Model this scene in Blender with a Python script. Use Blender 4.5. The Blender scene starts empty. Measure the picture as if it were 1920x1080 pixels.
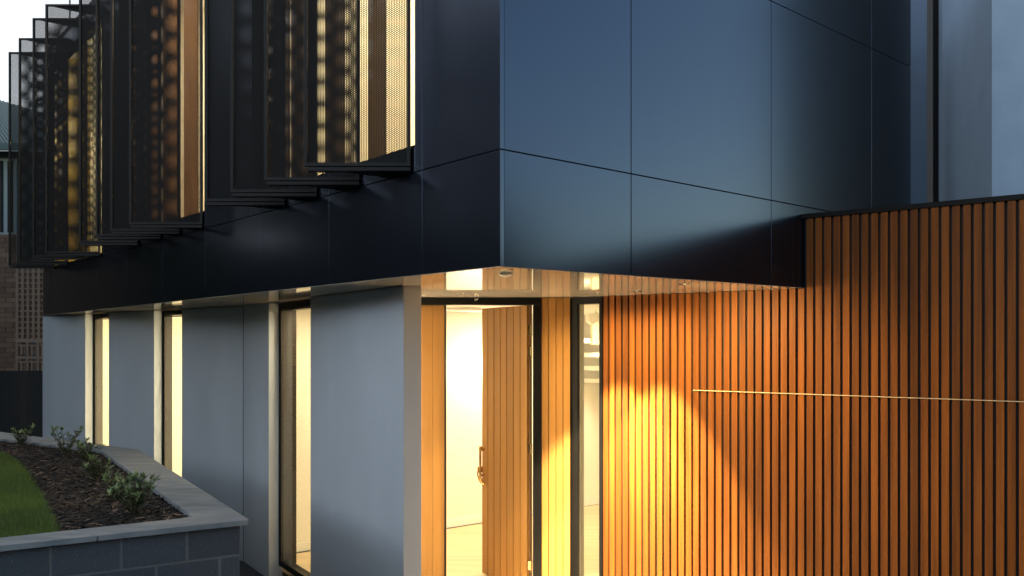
import bpy, bmesh, math, random
import numpy as np
from mathutils import Vector, Matrix
random.seed(7)
R = math.radians
SC = bpy.context.scene
COL = SC.collection
E = 2.35                      # eye height over the house floor; all z below are written relative to the eye

# ------------------------------------------------------------------ camera
cam = bpy.data.cameras.new('camera')
cam.sensor_width = 36; cam.lens = 1590/1920*36
cam.shift_y = 106/1920
cam.clip_end = 2000; cam.clip_start = .05
camo = bpy.data.objects.new('camera', cam); COL.objects.link(camo)
camo.location = (0, 0, E); camo.rotation_euler = (R(90), 0, 0)
SC.camera = camo

# ------------------------------------------------------------------ dusk sky, sun, exposure
SUN_EL, SUN_AZ = 18, 252      # azimuth clockwise from +Y
w = bpy.data.worlds.new("World"); SC.world = w; w.use_nodes = True
nt = w.node_tree
sky = nt.nodes.new('ShaderNodeTexSky'); sky.sky_type = 'NISHITA'; sky.sun_disc = False
sky.sun_elevation = R(7); sky.sun_rotation = R(SUN_AZ)
sky.air_density = 1.0; sky.dust_density = .2; sky.ozone_density = 1.0
bg = nt.nodes['Background']; bg.inputs[1].default_value = 0.15
# thin high cloud, mostly over the left half of the sky
def wn(kind, **kw):
    n = nt.nodes.new(kind)
    for k, v in kw.items(): setattr(n, k, v)
    return n
wtc = wn('ShaderNodeTexCoord'); wmp = wn('ShaderNodeMapping'); wmp.inputs['Scale'].default_value = (2, 2, 5)
wnz = wn('ShaderNodeTexNoise'); wnz.inputs['Scale'].default_value = 1.3; wnz.inputs['Detail'].default_value = 6
nt.links.new(wtc.outputs['Generated'], wmp.inputs[0]); nt.links.new(wmp.outputs[0], wnz.inputs[0])
wsp = wn('ShaderNodeSeparateXYZ'); nt.links.new(wtc.outputs['Generated'], wsp.inputs[0])
wmr = wn('ShaderNodeMapRange'); nt.links.new(wsp.outputs[0], wmr.inputs[0])
wmr.inputs[1].default_value = -.5; wmr.inputs[2].default_value = .5; wmr.inputs[3].default_value = 1.0; wmr.inputs[4].default_value = .0
wm1 = wn('ShaderNodeMapRange'); nt.links.new(wnz.outputs[0], wm1.inputs[0])
wm1.inputs[1].default_value = .35; wm1.inputs[2].default_value = .6; wm1.inputs[3].default_value = .55; wm1.inputs[4].default_value = 1
wml = wn('ShaderNodeMath', operation='MULTIPLY'); nt.links.new(wmr.outputs[0], wml.inputs[0]); nt.links.new(wm1.outputs[0], wml.inputs[1])
wbw = wn('ShaderNodeRGBToBW'); nt.links.new(sky.outputs[0], wbw.inputs[0])
wtint = wn('ShaderNodeVectorMath', operation='SCALE'); wtint.inputs[0].default_value = (1.38, 1.42, 1.48); nt.links.new(wbw.outputs[0], wtint.inputs[3])
wmx = wn('ShaderNodeMix', data_type='RGBA'); nt.links.new(wml.outputs[0], wmx.inputs[0]); nt.links.new(sky.outputs[0], wmx.inputs[6]); nt.links.new(wtint.outputs[0], wmx.inputs[7])
nt.links.new(wmx.outputs[2], bg.inputs[0])
sun = bpy.data.lights.new('sun', 'SUN'); sun.energy = 0.20; sun.angle = R(13); sun.color = (.66, .82, 1.0)
suno = bpy.data.objects.new('sun', sun); COL.objects.link(suno)
_d = Vector((math.sin(R(SUN_AZ))*math.cos(R(SUN_EL)), math.cos(R(SUN_AZ))*math.cos(R(SUN_EL)), math.sin(R(SUN_EL))))
suno.rotation_euler = _d.to_track_quat('Z', 'Y').to_euler()
suno.location = (-6, -8, 9)
SC.view_settings.view_transform = 'Standard'; SC.view_settings.look = 'None'
SC.view_settings.exposure = 1.6; SC.view_settings.gamma = 1
SC.cycles.transparent_max_bounces = 40
SC.cycles.max_bounces = 10
SC.cycles.sample_clamp_indirect = 6
SC.cycles.use_denoising = True

# ------------------------------------------------------------------ helpers
WL = {}
def wl(o): return WL.get(o.name, Vector((0, 0, 0))) if o else Vector((0, 0, 0))
def tag(o, label=None, cat=None, group=None, kind=None):
    if label: o['label'] = label
    if cat: o['category'] = cat
    if group: o['group'] = group
    if kind: o['kind'] = kind
    return o
def thing(name, loc, label, cat, group=None):
    o = bpy.data.objects.new(name, None); COL.objects.link(o)
    o.empty_display_size = .3
    o.location = (loc[0], loc[1], loc[2]+E); WL[o.name] = Vector(o.location)
    return tag(o, label, cat, group)
class MB:
    """collects faces in world coordinates (z relative to the eye)"""
    def __init__(s): s.v = []; s.f = []; s.r = []
    def add(s, vs, fs, rnd=None):
        b = len(s.v); s.v += [tuple(p) for p in vs]
        r = random.random() if rnd is None else rnd
        for f in fs: s.f.append(tuple(b+i for i in f)); s.r.append(r)
    def box(s, F, u0, u1, n0, n1, z0, z1, rnd=None, z0b=None, z1b=None):
        # z0b / z1b: the heights at the u1 end (sloping tops)
        z0b = z0 if z0b is None else z0b; z1b = z1 if z1b is None else z1b
        P = [F(u0,n0,z0), F(u1,n0,z0b), F(u1,n1,z0b), F(u0,n1,z0), F(u0,n0,z1), F(u1,n0,z1b), F(u1,n1,z1b), F(u0,n1,z1)]
        s.add(P, [(0,3,2,1),(4,5,6,7),(0,1,5,4),(1,2,6,5),(2,3,7,6),(3,0,4,7)], rnd)
    def prism(s, pts, z0, z1, rnd=None):
        n = len(pts)
        P = [(x,y,z0) for x,y in pts]+[(x,y,z1) for x,y in pts]
        s.add(P, [tuple(range(n))[::-1], tuple(range(n,2*n))]+[(i,(i+1)%n,(i+1)%n+n,i+n) for i in range(n)], rnd)
    def tube(s, pts, rad, n=8, rnd=None):
        pts = [Vector(p) for p in pts]
        rads = rad if isinstance(rad, (list, tuple)) else [rad]*len(pts)
        vs = []; fs = []
        for i, p in enumerate(pts):
            d = (pts[min(i+1, len(pts)-1)]-pts[max(i-1, 0)]).normalized()
            a = d.cross(Vector((0,0,1)) if abs(d.z) < .9 else Vector((1,0,0))).normalized(); b = d.cross(a)
            for k in range(n):
                t = 2*math.pi*k/n
                vs.append(p+a*math.cos(t)*rads[i]+b*math.sin(t)*rads[i])
        for i in range(len(pts)-1):
            for k in range(n):
                fs.append((i*n+k, i*n+(k+1)%n, (i+1)*n+(k+1)%n, (i+1)*n+k))
        fs.append(tuple(range(n))); fs.append(tuple(range((len(pts)-1)*n, len(pts)*n))[::-1])
        s.add(vs, fs, rnd)
    def build(s, name, mat, parent=None, bevel=0, smooth=False):
        me = bpy.data.meshes.new(name)
        off = wl(parent)
        me.from_pydata([(x-off.x, y-off.y, z+E-off.z) for x, y, z in s.v], [], s.f)
        at = me.attributes.new('rnd', 'FLOAT', 'FACE')
        at.data.foreach_set('value', s.r)
        me.materials.append(mat)
        bm = bmesh.new(); bm.from_mesh(me); bmesh.ops.recalc_face_normals(bm, faces=bm.faces); bm.to_mesh(me); bm.free()
        if smooth:
            for p in me.polygons: p.use_smooth = True
        o = bpy.data.objects.new(name, me); COL.objects.link(o)
        if parent: o.parent = parent
        WL[o.name] = Vector(off)
        if bevel:
            m = o.modifiers.new('bevel', 'BEVEL'); m.width = bevel; m.segments = 2; m.limit_method = 'ANGLE'
        return o
def frame(o, d, n):
    o = Vector((o[0], o[1])); d = Vector(d).normalized(); n = Vector(n).normalized()
    return lambda u, k, z: (o.x+d.x*u+n.x*k, o.y+d.y*u+n.y*k, z)
def W(x, y, z): return (x, y, z)
def at(px, py, d):            # a measured point: where the pixel ray reaches distance d
    return Vector(((px-960)/1590*d, d, (646-py)/1590*d))

# ------------------------------------------------------------------ materials
def mat(name, col, rough=.6, metal=0, var=.0, vscale=(3,3,3), bump=0, bscale=(40,40,40), rnd=0, spec=.5, coord='Object', col2=None, detail=4):
    m = bpy.data.materials.new(name); m.use_nodes = True
    N = m.node_tree.nodes; L = m.node_tree.links
    b = N['Principled BSDF']; b.inputs['Base Color'].default_value = (*col, 1)
    b.inputs['Roughness'].default_value = rough; b.inputs['Metallic'].default_value = metal
    b.inputs['Specular IOR Level'].default_value = spec
    tc = N.new('ShaderNodeTexCoord')
    def noise(sc, det):
        mp = N.new('ShaderNodeMapping'); mp.inputs['Scale'].default_value = sc
        L.new(tc.outputs[coord], mp.inputs[0])
        nz = N.new('ShaderNodeTexNoise'); nz.inputs['Scale'].default_value = 1; nz.inputs['Detail'].default_value = det
        L.new(mp.outputs[0], nz.inputs[0]); return nz.outputs[0]
    src = None
    if var or col2:
        r = N.new('ShaderNodeValToRGB'); L.new(noise(vscale, detail), r.inputs[0])
        c2 = col2 if col2 else tuple(min(1, c*(1+var)) for c in col)
        c1 = col if col2 else tuple(c*(1-var) for c in col)
        r.color_ramp.elements[0].position = .32; r.color_ramp.elements[1].position = .68
        r.color_ramp.elements[0].color = (*c1, 1); r.color_ramp.elements[1].color = (*c2, 1)
        src = r.outputs[0]
    if rnd:
        a = N.new('ShaderNodeAttribute'); a.attribute_name = 'rnd'
        mr = N.new('ShaderNodeMapRange'); mr.inputs[3].default_value = 1-rnd; mr.inputs[4].default_value = 1+rnd
        mr.clamp = False; L.new(a.outputs['Fac'], mr.inputs[0])
        mx = N.new('ShaderNodeVectorMath'); mx.operation = 'SCALE'
        if src: L.new(src, mx.inputs[0])
        else: mx.inputs[0].default_value = col
        L.new(mr.outputs[0], mx.inputs[3]); src = mx.outputs[0]
    if src: L.new(src, b.inputs['Base Color'])
    if bump:
        bp = N.new('ShaderNodeBump'); bp.inputs['Strength'].default_value = bump; bp.inputs['Distance'].default_value = .01
        L.new(noise(bscale, 3), bp.inputs['Height']); L.new(bp.outputs[0], b.inputs['Normal'])
    return m
def emis(name, col, s):
    m = bpy.data.materials.new(name); m.use_nodes = True
    b = m.node_tree.nodes['Principled BSDF']; b.inputs['Base Color'].default_value = (*col, 1)
    b.inputs['Emission Color'].default_value = (*col, 1); b.inputs['Emission Strength'].default_value = s
    return m
def glass(name, tint=(.93, .95, .93)):
    m = bpy.data.materials.new(name); m.use_nodes = True
    N = m.node_tree.nodes; L = m.node_tree.links; N.clear()
    out = N.new('ShaderNodeOutputMaterial'); mx = N.new('ShaderNodeMixShader'); lw = N.new('ShaderNodeLayerWeight'); lw.inputs[0].default_value = .5
    t = N.new('ShaderNodeBsdfTransparent'); t.inputs[0].default_value = (*tint, 1)
    g = N.new('ShaderNodeBsdfGlossy'); g.inputs['Roughness'].default_value = .02
    pw = N.new('ShaderNodeMath'); pw.operation = 'POWER'; pw.inputs[1].default_value = 5; L.new(lw.outputs['Facing'], pw.inputs[0])
    fr = N.new('ShaderNodeMath'); fr.operation = 'MULTIPLY_ADD'; fr.inputs[1].default_value = .9; fr.inputs[2].default_value = .04; L.new(pw.outputs[0], fr.inputs[0])
    L.new(fr.outputs[0], mx.inputs[0]); L.new(t.outputs[0], mx.inputs[1]); L.new(g.outputs[0], mx.inputs[2]); L.new(mx.outputs[0], out.inputs[0])
    return m
def perforated(name, pitch=.0122, rad=.0035):
    # black steel sheet with round staggered holes; the sheet stands in the XZ plane
    m = bpy.data.materials.new(name); m.use_nodes = True
    N = m.node_tree.nodes; L = m.node_tree.links
    b = N['Principled BSDF']; b.inputs['Base Color'].default_value = (.003,.0033,.004,1); b.inputs['Roughness'].default_value = .6; b.inputs['Specular IOR Level'].default_value = .2
    tc = N.new('ShaderNodeTexCoord'); sp = N.new('ShaderNodeSeparateXYZ'); L.new(tc.outputs['Object'], sp.inputs[0])
    def M(op, a, b_=None):
        n = N.new('ShaderNodeMath'); n.operation = op
        for i, x in enumerate([a, b_]):
            if x is None: continue
            if isinstance(x, (int, float)): n.inputs[i].default_value = x
            else: L.new(x, n.inputs[i])
        return n.outputs[0]
    ax = pitch*math.sqrt(3)
    def lattice(ox, oz):
        x = M('SUBTRACT', M('FRACT', M('ADD', M('DIVIDE', sp.outputs[0], ax), ox)), .5)
        z = M('SUBTRACT', M('FRACT', M('ADD', M('DIVIDE', sp.outputs[2], pitch), oz)), .5)
        x = M('MULTIPLY', x, ax); z = M('MULTIPLY', z, pitch)
        return M('SQRT', M('ADD', M('MULTIPLY', x, x), M('MULTIPLY', z, z)))
    dmin = M('MINIMUM', lattice(0, 0), lattice(.5, .5))
    hole = M('LESS_THAN', dmin, rad)
    tr = N.new('ShaderNodeBsdfTransparent'); mx = N.new('ShaderNodeMixShader')
    L.new(hole, mx.inputs[0]); L.new(b.outputs[0], mx.inputs[1]); L.new(tr.outputs[0], mx.inputs[2])
    L.new(mx.outputs[0], N['Material Output'].inputs[0])
    return m

M = dict(
 clad = mat('dark_metal_cladding', (.006,.007,.010), .18, 0, var=.05, vscale=(.7,.7,1.2), bump=.035, bscale=(1.5,1.5,1.5)),
 joint = mat('joint_black', (.01,.01,.012), .7),
 soffit = mat('glossy_soffit', (.50,.46,.39), .05, 0, bump=.05, bscale=(1.2,1.2,1.2)),
 trim = mat('steel_trim', (.35,.33,.30), .3, 1),
 render = mat('pale_render', (.43,.47,.515), .9, var=.05, vscale=(1.6,1.6,.6), detail=8, bump=.4, bscale=(110,110,110)),
 interior = mat('interior_paint', (.82,.79,.70), .7, var=.02),
 ceiling = mat('ceiling_paint', (.85,.83,.78), .8),
 oak = mat('oak_floor', (.62,.47,.29), .35, var=.15, vscale=(1.2,14,1)),
 black = mat('black_aluminium', (.004,.004,.0045), .5, 0, spec=.12),
 bframe = mat('bronze_seal', (.022,.018,.014), .4, .2),
 glass = glass('window_glass'),
 slat = mat('cedar_slats', (.145,.045,.0065), .55, var=.28, vscale=(28,28,.9), rnd=.26, bump=.15, bscale=(120,120,3), spec=.15),
 board = mat('cedar_boards', (.31,.155,.042), .5, var=.09, vscale=(26,26,.5), rnd=.12, bump=.1, bscale=(90,90,3), spec=.25),
 screen = perforated('perforated_steel'),
 sframe = mat('screen_frame_black', (.006,.0065,.008), .5, 0, spec=.3),
 lining = mat('bronze_lining', (.018,.012,.007), .4, .3, var=.3, vscale=(40,40,2)),
 strip = mat('pale_joint_strip', (.60,.46,.27), .4),
 pier = mat('dark_pier', (.035,.03,.027), .5),
 brown = mat('bronze_joinery', (.20,.11,.055), .5),
 brass = mat('brushed_brass', (.65,.47,.22), .25, 1),
 stone = mat('bluestone', (.17,.185,.20), .65, var=.0, col2=(.27,.275,.275), vscale=(3,11,11), bump=.3, bscale=(30,60,60), rnd=.10),
 block = mat('split_block', (.085,.095,.112), .9, rnd=.12, bump=.9, bscale=(120,120,120)),
 mortar = mat('mortar', (.17,.168,.165), .9, bump=.4, bscale=(90,90,90)),
 soil = mat('dark_soil', (.018,.013,.010), 1, bump=1, bscale=(40,40,40)),
 chip = mat('bark_chip', (.042,.027,.019), .8, rnd=.8),
 grass = mat('grass_blade', (.10,.145,.022), .7, rnd=.6),
 turf = mat('turf_base', (.05,.085,.014), 1, var=.3, vscale=(5,5,5), bump=.6),
 leaf = mat('shrub_leaf', (.085,.105,.042), .45, rnd=.5),
 leafy = mat('young_leaf', (.19,.22,.06), .45, rnd=.4),
 stem = mat('stem', (.10,.07,.04), .8),
 ground = mat('charcoal_gravel', (.045,.047,.05), .95, var=.4, vscale=(60,60,60), bump=.8, bscale=(90,90,90)),
 paving = mat('porch_paving', (.20,.18,.16), .6, var=.1),
 brick = mat('brown_brick', (.24,.15,.11), .9, var=.1, vscale=(2,2,2), rnd=.22, bump=.4, bscale=(60,60,60)),
 screenblock = mat('breeze_block', (.33,.23,.175), .9, rnd=.12, bump=.3),
 nroof = mat('roof_steel', (.09,.14,.15), .45, .4),
 ntrim = mat('pale_trim', (.45,.52,.55), .6),
 nwall = mat('neighbour_wall', (.10,.12,.13), .8),
 dark = mat('dark_board', (.012,.012,.013), .7),
 wing_shade = mat('wing_render_shaded', (.15,.21,.30), .9, var=.05, bump=.3, bscale=(120,120,120)),  # darker copy of the wing render: side face's shade put into the colour
 wing_lit = mat('wing_render_lit', (.34,.46,.62), .9, var=.05, bump=.3, bscale=(120,120,120)),  # lighter copy of the wing render: front face's light put into the colour
 crown = mat('tree_leaf', (.028,.04,.016), .7, rnd=.5),
 bark = mat('tree_bark', (.06,.045,.03), .9, bump=.6, bscale=(20,20,4)),
 bulb = emis('lamp_disc', (1,.80,.50), .6),
 fairy = emis('fairy_bulb', (1,.78,.42), 9),
 white = mat('white_plastic', (.75,.73,.68), .4),
)
for _m, _ior, _t in ((M['clad'], 1.82, (.50,.645,1)), (M['soffit'], 1.8, (1,1,1))):
    _b = _m.node_tree.nodes['Principled BSDF']; _b.inputs['IOR'].default_value = _ior; _b.inputs['Specular Tint'].default_value = (*_t, 1)
# speckles of quartz in the split blocks
def speckle(m, col, scale, thr):
    N = m.node_tree.nodes; L = m.node_tree.links; b = N['Principled BSDF']
    tc = N.new('ShaderNodeTexCoord'); v = N.new('ShaderNodeTexVoronoi'); v.inputs['Scale'].default_value = scale
    L.new(tc.outputs['Object'], v.inputs[0])
    c = N.new('ShaderNodeMath'); c.operation = 'LESS_THAN'; c.inputs[1].default_value = thr; L.new(v.outputs['Distance'], c.inputs[0])
    # only some of the cells carry a grain
    s = N.new('ShaderNodeSeparateColor'); L.new(v.outputs['Color'], s.inputs[0])
    g = N.new('ShaderNodeMath'); g.operation = 'GREATER_THAN'; g.inputs[1].default_value = .72; L.new(s.outputs[0], g.inputs[0])
    k = N.new('ShaderNodeMath'); k.operation = 'MULTIPLY'; L.new(c.outputs[0], k.inputs[0]); L.new(g.outputs[0], k.inputs[1])
    mx = N.new('ShaderNodeMix'); mx.data_type = 'RGBA'; L.new(k.outputs[0], mx.inputs[0])
    old = b.inputs['Base Color'].links[0].from_socket
    L.new(old, mx.inputs[6]); mx.inputs[7].default_value = (*col, 1); L.new(mx.outputs[2], b.inputs['Base Color'])
def cloth(name, col, mixf=.75):
    m = bpy.data.materials.new(name); m.use_nodes = True
    N = m.node_tree.nodes; L = m.node_tree.links
    b = N['Principled BSDF']; b.inputs['Base Color'].default_value = (*col, 1); b.inputs['Roughness'].default_value = .9
    t = N.new('ShaderNodeBsdfTranslucent'); t.inputs[0].default_value = (*col, 1); mx = N.new('ShaderNodeMixShader'); mx.inputs[0].default_value = mixf
    L.new(b.outputs[0], mx.inputs[1]); L.new(t.outputs[0], mx.inputs[2]); L.new(mx.outputs[0], N['Material Output'].inputs[0])
    return m
M['curtain'] = cloth('rust_curtain', (.30,.18,.11)); M['dcurtain'] = cloth('dark_curtain', (.10,.075,.055)); M['ocurtain'] = cloth('olive_curtain', (.42,.33,.11))
speckle(M['block'], (.3,.31,.33), 85, .16)

# ------------------------------------------------------------------ plan of the house (eye at the origin, looking along +Y)
SOF, ZG, ROOF, GND, FLR = .438, 1.10, 4.35, -2.46, -2.35
C0 = Vector((-.066, 4.77))
DL = Vector((-.8696, 1)).normalized(); NL = Vector((.755, .656)).normalized()      # left face: along, inward
DR = Vector((1.28, 1)).normalized();  NR = Vector((-DR.y, DR.x))                    # right face: along, inward
LF = frame(C0, DL, NL); RF = frame(C0, DR, NR)
LLEN, RLEN = 10.77, 4.635
P0 = Vector((-7.14, 12.90)); P1 = Vector((-3.05, 9.63)); P2 = Vector((-.804, 6.285))
dA = (P1-P0).normalized(); nA = Vector((-dA.y, dA.x)); 
dB = (P2-P1).normalized(); nB = Vector((-dB.y, dB.x))
WA = frame(P0, dA, nA); WB = frame(P1, dB, nB)
LA, LB = (P1-P0).length, (P2-P1).length

house = thing('house', (0, 8, GND), 'modern house with dark metal upper floor over pale rendered walls and a lit entrance', 'house')

# ---- upper storey cladding, left face (with three window openings) and right face
g = .006; T = .03
UP_WIN = [(.845, 3.30, 1.257), (4.354, 7.0, 1.257), (7.71, 10.62, 1.13)]
mb = MB()
joints = [0.0, .76]+[.76+1.19*i for i in range(1, 9)]+[LLEN]
for a, b in zip(joints[:-1], joints[1:]):
    mb.box(LF, a+(g/2 if a else 0), b-g/2, 0, T, SOF+.004, ZG-g/2)           # fascia row
def upper_row(a, b):
    cuts = [(max(a, w0), min(b, w1), s) for w0, w1, s in UP_WIN if w1 > a and w0 < b]
    if not cuts:
        mb.box(LF, a, b, 0, T, ZG+g/2, ROOF); return
    x = a
    for w0, w1, s in cuts:
        if w0-x > .003: mb.box(LF, x, w0, 0, T, ZG+g/2, ROOF)
        mb.box(LF, w0, w1, 0, T, ZG+g/2, s)
        mb.box(LF, w0, w1, 0, T, 4.12, ROOF)
        x = w1
    if b-x > .003: mb.box(LF, x, b, 0, T, ZG+g/2, ROOF)
for a, b in zip(joints[:-1], joints[1:]): upper_row(a+(g/2 if a else 0), b-g/2)
left_clad = mb.build('metal_cladding', M['clad'], house, bevel=.0015)
left_clad['label'] = 'dark street face of the upper floor with windows behind screens'
zA = lambda u: 1.100-.009*u
zB = lambda u: 2.655-.035*u
mb = MB()
us = [T, 1.049, 2.542, 3.962, RLEN]
for a, b in zip(us[:-1], us[1:]):
    a_ = a+g/2 if a > T else a; b_ = b-g/2
    mb.box(RF, a_, b_, 0, T, SOF+.004, zA(a_)-g/2, z1b=zA(b_)-g/2)
    mb.box(RF, a_, b_, 0, T, zA(a_)+g/2, zB(a_)-g/2, z0b=zA(b_)+g/2, z1b=zB(b_)-g/2)
    mb.box(RF, a_, b_, 0, T, zB(a_)+g/2, ROOF, z0b=zB(b_)+g/2)
right_clad = mb.build('metal_cladding', M['clad'], house, bevel=.0015)
right_clad['label'] = 'satin blue grey metal panels above the entrance'
# backing behind the joints
mb = MB()
def backing(F, L, wins):
    x = .032
    for w0, w1, s in wins+[(L, L, 0)]:
        mb.box(F, x, w0, T+.002, T+.10, SOF+.012, ROOF-.01)
        if w1 > w0:
            mb.box(F, w0, w1, T+.002, T+.10, SOF+.012, s-.004); mb.box(F, w0, w1, T+.002, T+.10, 4.124, ROOF-.01)
        x = w1
backing(LF, LLEN-.01, UP_WIN); backing(RF, RLEN-.01, [])
mb.build('cladding_backing', M['joint'], house)
# roof and far walls of the upper floor
cL = C0+DL*LLEN; cR = C0+DR*RLEN
back = cL+NL*5.2
mb = MB(); mb.prism([tuple(C0+(DL+DR)*.0), tuple(cR), tuple(cR+DL*6.5), tuple(back), tuple(cL)], ROOF, ROOF+.08)
mb.build('roof', M['black'], house)
mb = MB()
FE = frame(cL, NL, -DL)
mb.box(FE, T+.11, 5.2, -.03, 0, SOF, ROOF-.002)
mb.build('end_wall', M['clad'], house)
# antenna on the roof
mb = MB(); p = at(131, 20, 13.2)
mb.tube([(p.x, p.y, ROOF+.08), (p.x, p.y, 6.6)], .012); mb.build('roof_mast', M['black'], house)

# ---- glossy soffit
mb = MB()
inner = .004
mb.prism([tuple(C0+NL*inner+NR*inner), tuple(C0+DR*4.0+NR*inner), (3.6, 9.2), (1.5, 13.4), tuple(P0+dA*.3+nA*5), tuple(C0+DL*(LLEN-.005)+NL*inner)], SOF, SOF+.01)
mb.build('soffit', M['soffit'], house)
# shadow-gap bead where render walls and door wall meet the soffit
mb = MB()
mb.box(WA, 0.0, LA, -.006, -.002, SOF-.010, SOF-.002); mb.box(WB, .0, LB, -.006, -.002, SOF-.010, SOF-.002)
mb.build('soffit_bead', M['trim'], house)

# ---- rendered ground floor walls, with tall window slots
TH = .148
def slotwall(F, L, slots, u_end):
    m = MB(); x = 0
    for s0, s1 in slots:
        m.box(F, x, s0, 0, TH, GND-.2, SOF-.002); x = s1
    m.box(F, x, u_end, 0, TH, GND-.2, SOF-.002)
    return m
SA = [(1.392, 2.079), (3.277, 3.938)]; SB = [(.903, 2.116)]
mb = MB(); mb.box(WB, -.002, .006, -.004, .01, GND, SOF-.012); mb.build('wall_joint', M['joint'], house)
wa = slotwall(WA, LA, SA, LA).build('render_wall', M['render'], house); wa['label'] = 'far pale rendered wall with two narrow windows'
wb = slotwall(WB, LB, SB, LB).build('render_wall', M['render'], house); wb['label'] = 'near pale rendered wall beside the entrance'
def slotwindow(F, s0, s1, first):
    k0 = .106 ; k1 = .205 if first else .153; fw = .03
    m = MB()
    m.box(F, s0, s0+fw, k0, k1, FLR+.02, SOF-.004); m.box(F, s1-fw, s1, k0, k1, FLR+.02, SOF-.004)
    m.box(F, s0+fw, s1-fw, k0, k1, SOF-.064, SOF-.004); m.box(F, s0+fw, s1-fw, k0, k1, FLR+.02, FLR+.08)
    w_ = m.build('window', M['black'], house, bevel=.003)
    m = MB()
    m.box(F, s0+fw, s0+fw+.02, k0+.008, k1-.008, FLR+.08, SOF-.07); m.box(F, s1-fw-.02, s1-fw, k0+.008, k1-.008, FLR+.08, SOF-.07)
    m.box(F, s0+fw+.02, s1-fw-.02, k0+.008, k1-.008, SOF-.084, SOF-.07)
    m.build('window_bead', M['bframe'], w_)
    m = MB(); m.box(F, s0-.004, s0+.012, k1+.001, k1+.088, FLR+.02, SOF-.02); m.box(F, s0+.013, s1, k1+.001, k1+.088, SOF-.05, SOF-.022)
    m.build('window_lining', M['lining'], w_)
    m = MB(); m.box(F, s0+fw+.01, s1-fw-.01, k0+.018, k0+.024, FLR+.09, SOF-.075)
    m.build('pane', M['glass'], w_)
    return w_
for s in SA: slotwindow(WA, *s, 0)
w_ = slotwindow(WB, *SB[0], 1)

# ---- entrance: frontal door wall at 7.88
DY = 7.88
mb = MB()
mb.box(W, -1.66, .272, DY-.03, DY+.10, SOF-.070, SOF-.004)                # head
mb.box(W, .200, .272, DY-.03, DY+.10, FLR, SOF-.0705)                     # right jamb
mb.box(W, -.628, -.616, DY-.005, DY+.09, FLR, SOF-.0705)
mb.build('door_frame', M['black'], house, bevel=.003)
mb = MB(); mb.box(W, .194, .1995, DY+.0, DY+.02, FLR, SOF-.08); mb.build('frame_seal', M['bframe'], house)
mb = MB(); x = -.628
while x > -1.6:
    mb.box(W, x-.108, x, DY+.02, DY+.06, FLR, SOF-.071); x -= .110
mb.build('timber_panel', M['board'], house, bevel=.002)
mb = MB(); mb.box(W, -1.66, .272, DY-.02, DY+.12, FLR-.01, FLR+.012); mb.build('threshold', M['trim'], house)
# slatted return between the door and the side light
mb = MB(); x = .276; i = 0
while x < .53:
    mb.box(W, x, x+.062, DY-.012 - (.010 if i % 2 else 0), DY+.03, GND, SOF-.003); x += .0665; i += 1
mb.build('timber_panel', M['board'], house, bevel=.002)
mb = MB(); mb.box(W, .2725, .536, DY+.031, DY+.10, GND, SOF-.002); mb.build('wall_backing', M['joint'], house)
# door leaf, swung inward
H = Vector((.150, 7.93)); Fd = Vector((-.306, 8.70))
dd = (Fd-H).normalized(); dn = Vector((-dd.y, dd.x))      # along the leaf from the hinge; normal
if dn.x > 0: dn = -dn                                      # outer face looks to the opening
LD = (Fd-H).length; DF = frame(H, dd, dn)
DB, DT = FLR+.012, .368
mb = MB(); nb = 7; bw = (LD-.012)/nb
for i in range(nb):
    mb.box(DF, .012+i*bw+.0055, .012+(i+1)*bw-.0055, -.022, .004, DB, DT)
door = mb.build('door', M['board'], house, bevel=.0015)
mb = MB(); mb.box(DF, .0, LD-.001, -.044, -.0225, DB, DT-.001); mb.build('door_core', M['brown'], door)
mb = MB()
q = lambda u, k, z: Vector(DF(u, k, z))
uh = LD-.055
mb.tube([q(uh,.004,-1.07), q(uh,.05,-1.07)], .014, 12)
mb.box(DF, uh-.018, uh+.018, .035, .062, -1.085, -1.035)
mb.tube([q(uh,.052,-1.05), q(uh,.052,-1.30), q(uh,.05,-1.36), q(uh-.004,.035,-1.405), q(uh-.008,.012,-1.42)], .0125, 12)
mb.tube([q(uh,.005,-1.33), q(uh,.05,-1.33)], .011, 10)
mb.box(DF, uh+.045, uh+.058, .0, .055, -1.31, -1.25)
mb.tube([q(uh+.05,.05,-1.27), q(uh+.05,.055,-1.33), q(uh+.03,.05,-1.38), q(uh+.005,.04,-1.41)], .009, 10)
mb.build('handle', M['brass'], door, smooth=False, bevel=.002)
for y0, y1 in ((609, 631), (650, 671), (831, 849), (1049, 1069)):
    z0, z1 = (646-y1)/1590*7.93, (646-y0)/1590*7.93
    m = MB(); m.tube([(.181, 7.90, z0), (.181, 7.90, z1)], .008, 10)
    m.box(W, .150, .176, 7.905, 7.912, z0+.01, z1-.01)
    m.build('hinge', M['brass'], door)
# door closer stub under the soffit and a small round sensor
m = MB(); p = at(893, 560, DY-.06)
m.tube([(p.x-.01, p.y, SOF-.006), (p.x-.012, p.y, SOF-.03), (p.x+.012, p.y-.01, SOF-.022), (p.x+.02, p.y-.012, SOF-.006)], .005, 8)
m.build('door_hook', M['trim'], house)
m = MB(); p = (-.038, 5.20)
n = 24
prof = [(.042, 0), (.042, -.008), (.030, -.017), (.012, -.022)]
vs = []; fs = []
for r_, z_ in prof:
    for k in range(n): vs.append((p[0]+r_*math.cos(2*math.pi*k/n), p[1]+r_*math.sin(2*math.pi*k/n), SOF-.001+z_))
for a in range(3):
    for k in range(n): fs.append((a*n+k, a*n+(k+1)%n, (a+1)*n+(k+1)%n, (a+1)*n+k))
fs.append(tuple(range(3*n, 4*n)))
m.add(vs, fs); m.build('motion_sensor', M['white'], house, smooth=True)

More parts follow.
